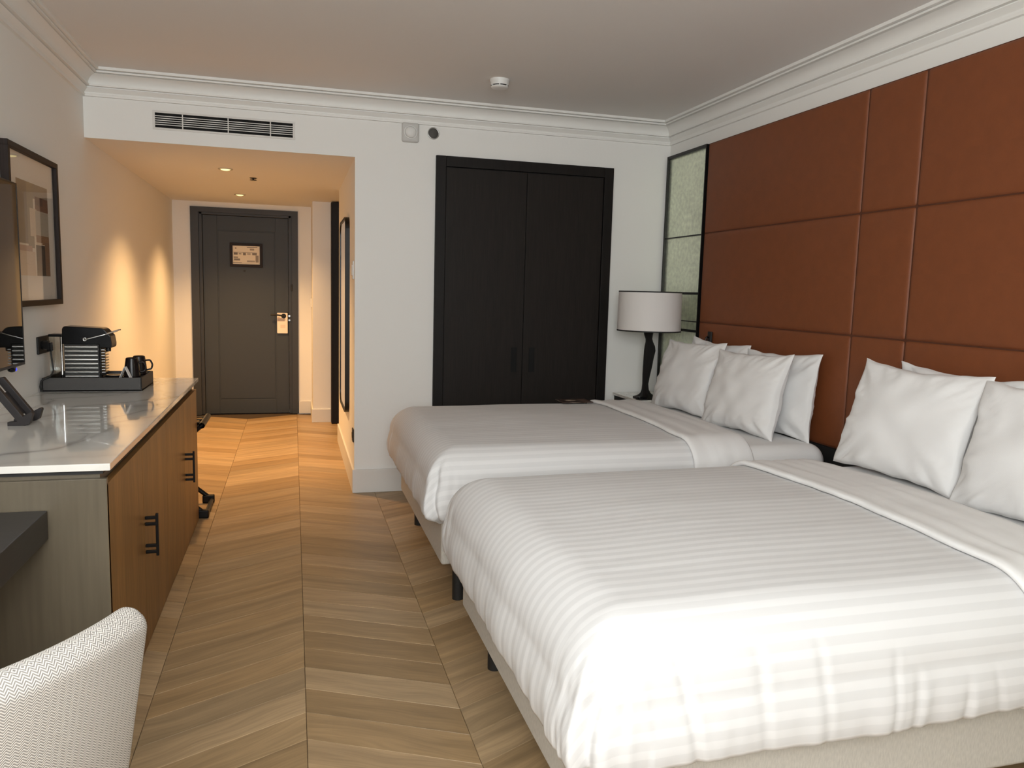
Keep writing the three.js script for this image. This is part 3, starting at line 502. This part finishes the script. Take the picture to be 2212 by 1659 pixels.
pillow('white front pillow next to the lamp on the bed beside the wardrobe', PG, 0.66, 0.47, 0.145, 2.372, 0.881, -4.34, 0.27, 0.04, 0.03, 1.3);
pillow('white front pillow nearer the gap on the bed beside the wardrobe', PG, 0.64, 0.46, 0.15, 2.36, 0.872, -3.672, 0.25, 0.06, 0.03, 4.1);
pillow('white rear pillow next to the lamp on the bed beside the wardrobe', PG, 0.68, 0.48, 0.105, 2.515, 0.880, -4.265, 0.13, 0.0, -0.03, 7.7);
pillow('white rear pillow nearer the gap on the bed beside the wardrobe', PG, 0.64, 0.46, 0.105, 2.512, 0.875, -3.60, 0.12, 0.02, 0.03, 9.2);
pillow('white front pillow on the near bed, the one closer to the gap', PG, 0.64, 0.48, 0.145, 2.385, 0.892, -2.535, 0.27, 0.05, -0.02, 12.4);
pillow('white front pillow on the near bed cut by the photo edge', PG, 0.66, 0.48, 0.155, 2.375, 0.882, -1.90, 0.27, 0.0, 0.02, 15.8);
pillow('white rear pillow on the near bed peeking above the front one', PG, 0.66, 0.47, 0.105, 2.52, 0.886, -2.44, 0.12, 0.0, -0.02, 18.1);
pillow('white rear pillow on the near bed behind the cut-off one', PG, 0.66, 0.47, 0.105, 2.52, 0.884, -1.765, 0.12, 0.0, 0.0, 21.5);
{ const c = solo('menu_card', 'dark printed card lying on the far edge of the wardrobe-side bed', 'card', (() => { const g = bx(-0.1, 0.1, 0, 0.004, -0.07, 0.07); const uv = g.attributes.uv; return g; })(), M.card); c.position.set(1.695, 0.709, -4.52); c.rotation.set(0.02, 0.05, 0); }

/* ---------------------------------------------------------------- bedside */
{
  const n = thing('nightstand', 'bedside table with pale top in the corner under the lamp', 'nightstand', [2.335, 0, -4.925]);
  part('top', bx(-0.10, 0.24, 0.655, 0.676, -0.25, 0.19, 0.004), M.marble, n);
  part('body', uvm(bx(-0.09, 0.23, 0.16, 0.655, -0.24, 0.18, 0.004)), M.darkFrame, n);
  const dr = part('drawer', uvm(bx(-0.096, -0.088, 0.42, 0.64, -0.22, 0.16, 0.003)), M.darkWood, n); part('knob', cyl(0.012, 0.012, 0.02, 0, 0, 0, 14).rotateZ(Math.PI / 2).translate(-0.1, 0.53, 0), M.blackMetal, dr);
  for (const [x, z] of [[-0.07, -0.2], [-0.07, 0.15], [0.2, -0.2], [0.2, 0.15]]) part('leg', cyl(0.012, 0.016, 0.162, x, 0, z, 12), M.blackMetal, n);
  const ph = thing('telephone', 'small black handset on the bedside table', 'telephone', [2.275, 0.676, -4.76]); part('handset', bx(-0.03, 0.03, 0, 0.02, -0.02, 0.02, 0.008), M.blackPlastic, ph); part('cradle', bx(-0.036, 0.036, 0, 0.008, -0.028, 0.028, 0.003), M.mattBlack, ph);
  const n2 = thing('bedside_shelf', 'dark low bedside unit in the gap between the two beds', 'nightstand', [2.44, 0, -3.03]); part('body', uvm(bx(-0.13, 0.13, 0.1, 0.5, -0.14, 0.14, 0.004)), M.darkFrame, n2); part('top', bx(-0.135, 0.135, 0.5, 0.52, -0.145, 0.145, 0.003), M.darkWood, n2); for (const z of [-0.11, 0.11]) part('foot', bx(-0.1, 0.1, 0, 0.1, z - 0.015, z + 0.015), M.blackMetal, n2);
  // table lamp
  const l = thing('table_lamp', 'table lamp with white drum shade and black carved stem', 'lamp', [2.333, 0.676, -4.83]);
  const H0 = 0.463, H1 = 0.731;
  const shadeG = flat(lathe([[0.2145, H0], [0.2115, H1]], 64), lathe([[0.2095, H1], [0.2125, H0]], 64));
  const sh = part('lamp_shade', uvm(shadeG, 0.12, 0.12), M.shade, l);
  part('shade_trim', lathe([[0.2125, H0 - 0.001], [0.216, H0 - 0.001], [0.216, H0 + 0.008], [0.2135, H0 + 0.008]], 64), M.mattBlack, sh);
  part('shade_trim', lathe([[0.2095, H1 + 0.001], [0.213, H1 + 0.001], [0.213, H1 - 0.007], [0.2105, H1 - 0.007]], 64), M.mattBlack, sh);
  const prof = [[0.0, 0.082, 0], [0.008, 0.080, 0], [0.016, 0.058, 0], [0.035, 0.034, -0.002], [0.06, 0.024, -0.006], [0.10, 0.0205, -0.007], [0.16, 0.026, -0.004], [0.22, 0.031, 0.001], [0.28, 0.035, 0.006], [0.33, 0.039, 0.012], [0.36, 0.035, 0.012], [0.39, 0.025, 0.008], [0.41, 0.0225, 0.004], [0.435, 0.028, 0.0], [0.46, 0.033, -0.001], [0.478, 0.029, -0.001], [0.49, 0.012, 0], [0.52, 0.008, 0]];
  const stem = gridUV(lin(0, Math.PI * 2, 40), prof.map((_, i) => i), (a, i) => { const [y, r, o] = prof[i]; const lob = 1 + (i < 4 ? 0.16 : 0.10) * Math.cos(3 * a + y * 5) + 0.05 * N(Math.cos(a) * 2, y * 18, Math.sin(a) * 2); return [Math.cos(a) * r * lob + o, y, -Math.sin(a) * r * lob, a / 2, y * 4]; });
  part('stem', stem, M.lampStem, l);
  part('harp', flat(cyl(0.008, 0.008, 0.2, 0, 0.5, 0, 12), tube([[-0.211, H1 - 0.02, 0], [0, H1 - 0.02, 0], [0.211, H1 - 0.02, 0]], 0.0025, 12, 6), tube([[0, H1 - 0.02, -0.211], [0, H1 - 0.02, 0], [0, H1 - 0.02, 0.211]], 0.0025, 12, 6)), M.blackMetal, l);
  part('bulb', new THREE.SphereGeometry(0.03, 20, 14).translate(0, 0.6, 0), M.whitePlastic, l);
}

/* ---------------------------------------------------------------- sideboard, desk, things on them */
const CX = -0.54, CT = 0.84;
{
  const c = thing('sideboard', 'brown wood sideboard with bar handles along the left wall', 'sideboard', [XL + 0.002, 0, -3.63]);
  const X = CX - XL - 0.002, z0 = -4.735 + 3.63, z1 = -2.52 + 3.63, h = 0.805;
  part('carcass', uvm(flat(bx(0, X - 0.022, 0.0, h, z0, z1)), 0.8, 0.8), M.veneerSide, c);
  part('side_panel', uvm(bx(0, X, 0.0, h - 0.012, z1, z1 + 0.018, 0.002, 1), 0.8, 0.8), M.veneerSide, c);
  part('top_rail', uvm(bx(0.01, X - 0.012, h, h + 0.012, z0 + 0.01, z1 + 0.006), 0.8, 0.8), M.mattBlack, c);
  const n = 4, zz = lin(z0, z1 + 0.018, n);
  const hz = [[-4.215, 0.437], [-3.085, 0.434]];
  for (let i = 0; i < n; i++) {
    const d = part('door', uvm(bx(X - 0.021, X, 0.004, h - 0.03, zz[i] + 0.0007, zz[i + 1] - 0.0007, 0.0012, 1), 0.8, 0.8), M.veneer, c);
    d.userData.z = [zz[i] - 3.63, zz[i + 1] - 3.63];
    for (const [z, y] of hz) if (z > zz[i] - 3.63 && z < zz[i + 1] - 3.63) {
      const lz = z + 3.63, H = 0.082;
      const hd = part('handle', flat(bx(X + 0.036, X + 0.046, y - H, y + H, lz - 0.006, lz + 0.006, 0.002, 1), ...[-0.066, -0.042, 0.042, 0.066].map((q) => bx(X, X + 0.038, y + q - 0.006, y + q + 0.006, lz - 0.006, lz + 0.006, 0.002, 1))), M.blackMetal, d);
    }
  }
  for (const c2 of c.children) delete c2.userData.z;
  // quartz worktop
  const wt = uvm(bx(XL + 0.001, -0.528, CT - 0.022, CT, -4.745, -2.495, 0.0025, 2)); { const p = wt.attributes.position, uv = wt.attributes.uv; for (let i = 0; i < p.count; i++) { const yy = p.getY(i) < CT - 0.003 ? CT - p.getY(i) : 0; uv.setXY(i, (p.getZ(i) + 4.75) / 2.3, (p.getX(i) + 1.18 + yy) / 0.7); } }
  solo('worktop', 'white grey-veined quartz worktop on the sideboard', 'worktop', wt, M.marble);
}
{ // welcome tray
  const t = thing('serving_tray', 'dark grey leather tray holding the coffee machine', 'tray', [-0.945, CT, -4.325]);
  const w = 0.22, d = 0.165, h = 0.068;
  part('tray_base', bx(-w, w, 0, 0.008, -d, d), M.tray, t);
  part('rim', uvm(flat(bx(-w, w, 0, h, d - 0.008, d, 0.003, 1), bx(-w, w, 0, h, -d, -d + 0.008, 0.003, 1), bx(-w, -w + 0.008, 0, h, -d, d, 0.003, 1), bx(w - 0.008, w, 0, h, -d, d, 0.003, 1)), 0.3, 0.3), M.tray, t);
  const Y = CT + 0.008, zf = -4.235; // machine front flank
  const m = thing('coffee_machine', 'black and chrome capsule coffee machine in the tray', 'coffee machine', [-1.0, Y, -4.29]);
  const F = 0.055;
  part('body', bx(-0.085, 0.062, 0, 0.225, -F + 0.004, F - 0.004, 0.006), M.blackPlastic, m);
  const rp = part('ribbed_panel', bx(-0.083, 0.073, 0.004, 0.218, F - 0.006, F, 0.002, 1), M.mattBlack, m);
  for (let i = 0; i < 10; i++) { const y = 0.018 + i * 0.0208; part('rib', tube([[-0.078, y, F + 0.001], [0, y, F + 0.001], [0.068, y, F + 0.001]], 0.0076, 8, 10), M.satin, rp); }
  const rp2 = part('ribbed_panel', bx(-0.083, 0.073, 0.004, 0.218, -F, -F + 0.006, 0.002, 1), M.satin, m);
  // head with rounded nose
  const hs = new THREE.Shape(); hs.moveTo(-0.088, 0.222); hs.lineTo(0.076, 0.220); hs.lineTo(0.078, 0.205); hs.lineTo(0.122, 0.203); hs.quadraticCurveTo(0.128, 0.205, 0.127, 0.225); hs.lineTo(0.122, 0.258); hs.lineTo(0.098, 0.286); hs.quadraticCurveTo(0.092, 0.294, 0.080, 0.295); hs.lineTo(-0.072, 0.302); hs.quadraticCurveTo(-0.082, 0.302, -0.085, 0.290); hs.lineTo(-0.088, 0.222);
  part('head', new THREE.ExtrudeGeometry(hs, { depth: 2 * F - 0.006, bevelEnabled: true, bevelSize: 0.004, bevelThickness: 0.004, bevelSegments: 3 }).translate(0, 0, -F + 0.003), M.blackPlastic, m);
  part('front_grille', flat(...Array.from({ length: 9 }, (_, i) => bx(0.073, 0.096, 0.075 + i * 0.014, 0.081 + i * 0.014, -F + 0.012, F - 0.012, 0.002, 1))), M.satin, m);
  part('spout', flat(cyl(0.012, 0.014, 0.03, 0.103, 0.18, 0, 16)), M.blackPlastic, m);
  part('front_column', bx(0.058, 0.080, 0.0, 0.206, -F + 0.008, F - 0.008, 0.004), M.blackPlastic, m);
  part('lever', flat(tube([[0.012, 0.243, F + 0.006], [0.03, 0.247, F + 0.008], [0.10, 0.267, F + 0.006], [0.155, 0.286, F - 0.02]], 0.0036, 24, 8), tube([[0.10, 0.267, F + 0.002], [0.155, 0.288, F - 0.03], [0.160, 0.289, 0], [0.155, 0.288, -F + 0.03]], 0.004, 24, 8), new THREE.TorusGeometry(0.007, 0.003, 8, 20).translate(0.012, 0.243, F + 0.005)), M.chrome, m);
  part('drip_tray', flat(bx(0.06, 0.178, 0, 0.055, -0.042, 0.042, 0.006), lathe([[0.0001, 0.06], [0.040, 0.06], [0.042, 0.055]], 28).translate(0.128, 0.0, 0)), M.blackPlastic, m);
  part('drip_grate', lathe([[0.030, 0.0615], [0.040, 0.0615], [0.041, 0.059], [0.030, 0.059]], 28).translate(0.128, 0, 0), M.satin, m);
  const tk = part('water_tank', flat(bx(-0.150, -0.147, 0.0, 0.255, -0.045, 0.045), bx(-0.150, -0.092, 0.0, 0.255, 0.042, 0.045), bx(-0.150, -0.092, 0.0, 0.255, -0.045, -0.042), bx(-0.150, -0.092, 0.0, 0.004, -0.045, 0.045)), M.tank, m);
  part('tank_lid', bx(-0.153, -0.089, 0.253, 0.266, -0.048, 0.048, 0.005), M.blackPlastic, tk);
  part('tank_edge', cyl(0.006, 0.006, 0.252, -0.0945, 0.001, 0.0475, 20), M.chrome, tk);
  { const b = thing('capsule_box', 'low black capsule box under the cups on the tray', 'box', [-0.778, Y, -4.32]); part('body', bx(-0.045, 0.045, 0, 0.046, -0.11, 0.11, 0.003), M.mattBlack, b); part('lid', bx(-0.046, 0.046, 0.046, 0.052, -0.111, 0.111, 0.002, 1), M.mattBlack, b); }
  // two upturned cups
  const cupL = [['dark glazed cup upside down right behind the tent card', -0.786, -4.265], ['dark glazed cup upside down behind the other cup', -0.772, -4.375]];
  for (const [lb, x, z] of cupL) {
    const c = thing('coffee_cup', lb, 'cup', [x, Y + 0.052, z], 'dark cups on the tray'); c.rotation.y = 0.2;
    part('bowl', lathe([[0.036, 0], [0.0385, 0.001], [0.0385, 0.006], [0.034, 0.055], [0.0285, 0.094], [0.026, 0.098], [0.024, 0.098], [0.024, 0.094], [0.0001, 0.094]], 36), M.cupGlaze, c);
    part('handle', tube([[0.030, 0.074, 0], [0.052, 0.074, 0], [0.062, 0.052, 0], [0.056, 0.030, 0], [0.034, 0.024, 0]], 0.0045, 28, 8), M.cupGlaze, c);
  }
  const tc = thing('tent_card', 'white folded tent card standing before the cups', 'card', [-0.803, Y, -4.192]); tc.rotation.y = -0.2;
  part('card_leaf', bx(-0.0018, 0, 0, 0.12, -0.014, 0.014).rotateZ(-0.42).translate(-0.049, 0.001, 0), M.whiteCard, tc); part('card_leaf', bx(0, 0.0018, 0, 0.12, -0.014, 0.014).rotateZ(0.42).translate(0.049, 0.001, 0), M.whiteCard, tc);
  // wall socket with plug and cable
  const so = thing('wall_socket', 'black double socket on the left wall beside the coffee machine', 'socket', [XL, 1.063, -4.235]);
  part('plate', bx(0, 0.010, -0.042, 0.042, -0.085, 0.085, 0.004), M.mattBlack, so); for (const z of [-0.04, 0.04]) part('socket_face', cyl(0.021, 0.021, 0.004, 0, 0, 0, 20).rotateZ(-Math.PI / 2).translate(0.009, 0, z), M.blackMetal, so);
  const pl = thing('power_cable', 'black plug and cable dropping from the wall socket into the tray', 'cable', [XL + 0.012, 1.063, -4.235]);
  part('plug', flat(cyl(0.021, 0.023, 0.03, 0, 0, 0, 18).rotateZ(-Math.PI / 2).translate(0, 0, 0.04), bx(0.022, 0.046, -0.03, 0.014, 0.028, 0.052, 0.006)), M.blackPlastic, pl);
  part('cord', tube([[0.036, -0.028, 0.04], [0.04, -0.06, 0.045], [0.047, -0.12, 0.052], [0.035, -0.150, 0.075], [0.006, -0.165, 0.09], [-0.002, -0.195, 0.09], [0.001, -0.219, 0.088]], 0.0038, 48, 8), M.mattBlack, pl);
}
{ // tablet stand near the television
  const s = thing('desk_stand', 'dark leather easel stand with two slanted arms on the worktop', 'stand', [-1.0, CT, -3.27]);
  const arm = () => { const sh = new THREE.Shape(); sh.moveTo(-0.072, 0.158); sh.quadraticCurveTo(-0.066, 0.168, -0.056, 0.166); sh.lineTo(0.036, 0.033); sh.lineTo(0.062, 0.048); sh.quadraticCurveTo(0.070, 0.048, 0.068, 0.040); sh.lineTo(0.058, 0.008); sh.lineTo(0.040, 0.0); sh.lineTo(-0.012, 0.0); sh.lineTo(-0.012, 0.012); sh.lineTo(0.020, 0.016); sh.lineTo(-0.072, 0.150); sh.lineTo(-0.072, 0.158); return new THREE.ExtrudeGeometry(sh, { depth: 0.022, bevelEnabled: true, bevelSize: 0.0015, bevelThickness: 0.0015, bevelSegments: 2 }); };
  part('arm', arm().translate(0, 0, -0.062), M.standLeather, s); part('arm', arm().translate(0, 0, 0.05), M.standLeather, s);
  part('base_bar', bx(0.0, 0.04, 0.001, 0.022, -0.05, 0.05, 0.003), M.standLeather, s);
  part('back_panel', bx(-0.004, 0.004, 0, 0.10, -0.05, 0.05, 0.002, 1).rotateZ(0.60).translate(0.012, 0.03, 0), M.standLeather, s);
}
{ // television
  const t = thing('television', 'black flat television mounted on the left wall', 'television', [XL, 1.012, -3.20]);
  const z0 = -0.572, z1 = 0.60, h = 0.765;
  part('housing', bx(0.035, 0.058, 0, h, z0, z1, 0.006), M.mattBlack, t);
  part('screen', bx(0.0575, 0.0605, 0.012, h - 0.008, z0 + 0.006, z1 - 0.006), M.screen, t);
  part('bezel', flat(bx(0.055, 0.062, 0, 0.012, z0, z1, 0.001, 1), bx(0.055, 0.062, h - 0.008, h, z0, z1, 0.001, 1), bx(0.055, 0.062, 0.012, h - 0.008, z0, z0 + 0.006), bx(0.055, 0.062, 0.012, h - 0.008, z1 - 0.006, z1)), M.blackMetal, t);
  const rc = part('sensor_box', new THREE.SphereGeometry(0.016, 20, 14).scale(1, 0.85, 1.7).translate(0.05, -0.008, -0.445), M.blackPlastic, t);
  part('status_light', new THREE.SphereGeometry(0.0075, 14, 10).translate(0.061, -0.009, -0.446), M.blueLed, rc);
  part('wall_mount', bx(0, 0.036, 0.2, 0.55, -0.2, 0.2), M.mattBlack, t);
}
{ // framed abstract print
  const f = thing('framed_print', 'dark framed abstract print with wide mat on the left wall', 'picture', [XL, 1.255, -4.15]);
  const z0 = -0.352, z1 = 0.372, h = 0.705, b = 0.026, dp = 0.034;
  part('frame', uvm(flat(bx(0, dp, 0, b, z0, z1, 0.003, 1), bx(0, dp, h - b, h, z0, z1, 0.003, 1), bx(0, dp - 0.0004, b - 0.002, h - b + 0.002, z0, z0 + b, 0.002, 1), bx(0, dp - 0.0004, b - 0.002, h - b + 0.002, z1 - b, z1, 0.002, 1)), 0.5, 0.5), M.frameWood, f);
  part('mat_board', bx(0.002, 0.012, b, h - b, z0 + b, z1 - b), M.mat, f);
  part('art_sheet', new THREE.PlaneGeometry(0.45, 0.425).rotateY(Math.PI / 2).translate(0.0135, 0.352, 0.0), M.art, f);
  part('glass', bx(0.020, 0.022, b, h - b, z0 + b, z1 - b), M.pictureGlass, f);
}
{ // luggage rack beyond the sideboard
  const r = thing('luggage_rack', 'dark folding luggage rack tucked behind the sideboard', 'luggage rack', [-0.84, 0, -4.95]);
  const bar = (a, b2, rad) => tube([a, [(a[0] + b2[0]) / 2, (a[1] + b2[1]) / 2, (a[2] + b2[2]) / 2], b2], rad, 6, 8);
  for (const z of [-0.17, 0.17]) { part('leg', bar([-0.28, 0.555, z], [0.335, 0.02, z], 0.014), M.blackMetal, r); part('leg', bar([0.322, 0.555, z * 0.9], [-0.28, 0.02, z * 0.9], 0.014), M.blackMetal, r); part('foot_wedge', bx(0.28, 0.352, 0, 0.05, z - 0.018, z + 0.018, 0.008), M.blackMetal, r); }
  for (const x of [-0.28, 0.322]) part('rail', bar([x, 0.555, -0.18], [x, 0.555, 0.18], 0.018), M.blackMetal, r);
  part('foot_bar', bar([0.335, 0.02, -0.18], [0.335, 0.02, 0.18], 0.014), M.blackMetal, r);
  for (const z of [-0.1, 0.0, 0.1]) part('strap', bx(-0.285, 0.325, 0.56, 0.565, z - 0.02, z + 0.02), M.strap, r);
}
{ // desk
  const d = thing('desk', 'dark wood desk slab set against the sideboard', 'desk', [-0.94, 0, -1.7]);
  const x0 = XL + 0.003 + 0.94, x1 = -0.70 + 0.94, z0 = -2.497 + 1.7, z1 = 0.75;
  part('desktop', uvm(bx(x0, x1, 0.617, 0.705, z0, z1, 0.003), 0.6, 0.6, true), M.desk, d);
  for (const z of [z0 + 0.35, z1 - 0.06]) part('leg', uvm(bx(x0 + 0.03, x0 + 0.10, 0, 0.62, z - 0.03, z + 0.03, 0.003), 0.6, 0.6), M.desk, d);
  part('leg', uvm(bx(x1 - 0.10, x1 - 0.04, 0, 0.62, z1 - 0.09, z1 - 0.03, 0.003), 0.6, 0.6), M.desk, d);
}
{ // upholstered desk chair
  const c = thing('desk_chair', 'cream herringbone upholstered desk chair in the near left corner', 'chair', [-0.647, 0.0, -1.459]); c.rotation.y = THREE.MathUtils.degToRad(49);
  // backrest: curved padded shell with a rounded rim
  const Rb = 0.60, hw = 0.25, y0 = 0.40, y1 = 0.812, half = 0.027, rc = 0.034;
  const ed = (L) => { const e = [0, 0.0008, 0.003, 0.006, 0.010, 0.015, 0.021, 0.028]; return [...e, ...lin(0.042, L - 0.042, Math.round(L / 0.016)), ...e.slice().reverse().map((q) => L - q)]; };
  const shell = (p, h, side) => {
    let X = p - hw, Y = h; const H = y1 - y0; const ax = Math.abs(X);
    let d = Math.min(hw - ax, H - Y, Y);
    if (ax > hw - rc && Y > H - rc) { const cx = ax - (hw - rc), cy = Y - (H - rc), q = Math.hypot(cx, cy); d = rc - q; if (d < 0) { X = Math.sign(X) * (hw - rc + cx / q * rc); Y = H - rc + cy / q * rc; d = 0; } }
    const k = Math.min(1, d / half), t = half * Math.sqrt(Math.max(0, 1 - (1 - k) * (1 - k))), v = Y / H, a = X / Rb, rr = Rb + side * t, lean = 0.045 + 0.085 * v;
    const arc = half * (Math.asin(1 - k) - (1 - k)), upper = H - Y <= hw - ax + 0.004;   // cloth runs round the rim
    return [Math.sin(a) * rr, y0 + Y - 0.012 * side * t / half * v, Math.cos(a) * rr - Rb + 0.215 + lean, (X + (upper ? 0 : Math.sign(X) * arc)) / 0.05, (Y + (upper ? arc : 0)) / 0.05];
  };
  const ps = ed(2 * hw), hs = ed(y1 - y0), bg = mergeVertices(flat(gridUV(ps, hs, (p, h) => shell(p, h, 1)), gridUV(ps.slice().reverse(), hs, (p, h) => shell(p, h, -1))), 1e-5);
  part('backrest', bg, M.chairCloth, c);
  part('seat', uvm(new RoundedBoxGeometry(0.48, 0.10, 0.46, 5, 0.04).translate(0, 0.42, 0.0), 0.05, 0.05), M.chairCloth, c);
  for (const [x, z] of [[-0.19, -0.18], [0.19, -0.18], [-0.18, 0.18], [0.18, 0.18]]) part('leg', cyl(0.013, 0.02, 0.38, x, 0, z, 14), M.chairLeg, c);
}
scene.traverse((o) => { if (o.isMesh) { o.castShadow = true; o.receiveShadow = true; } });
renderer.render(scene, camera);
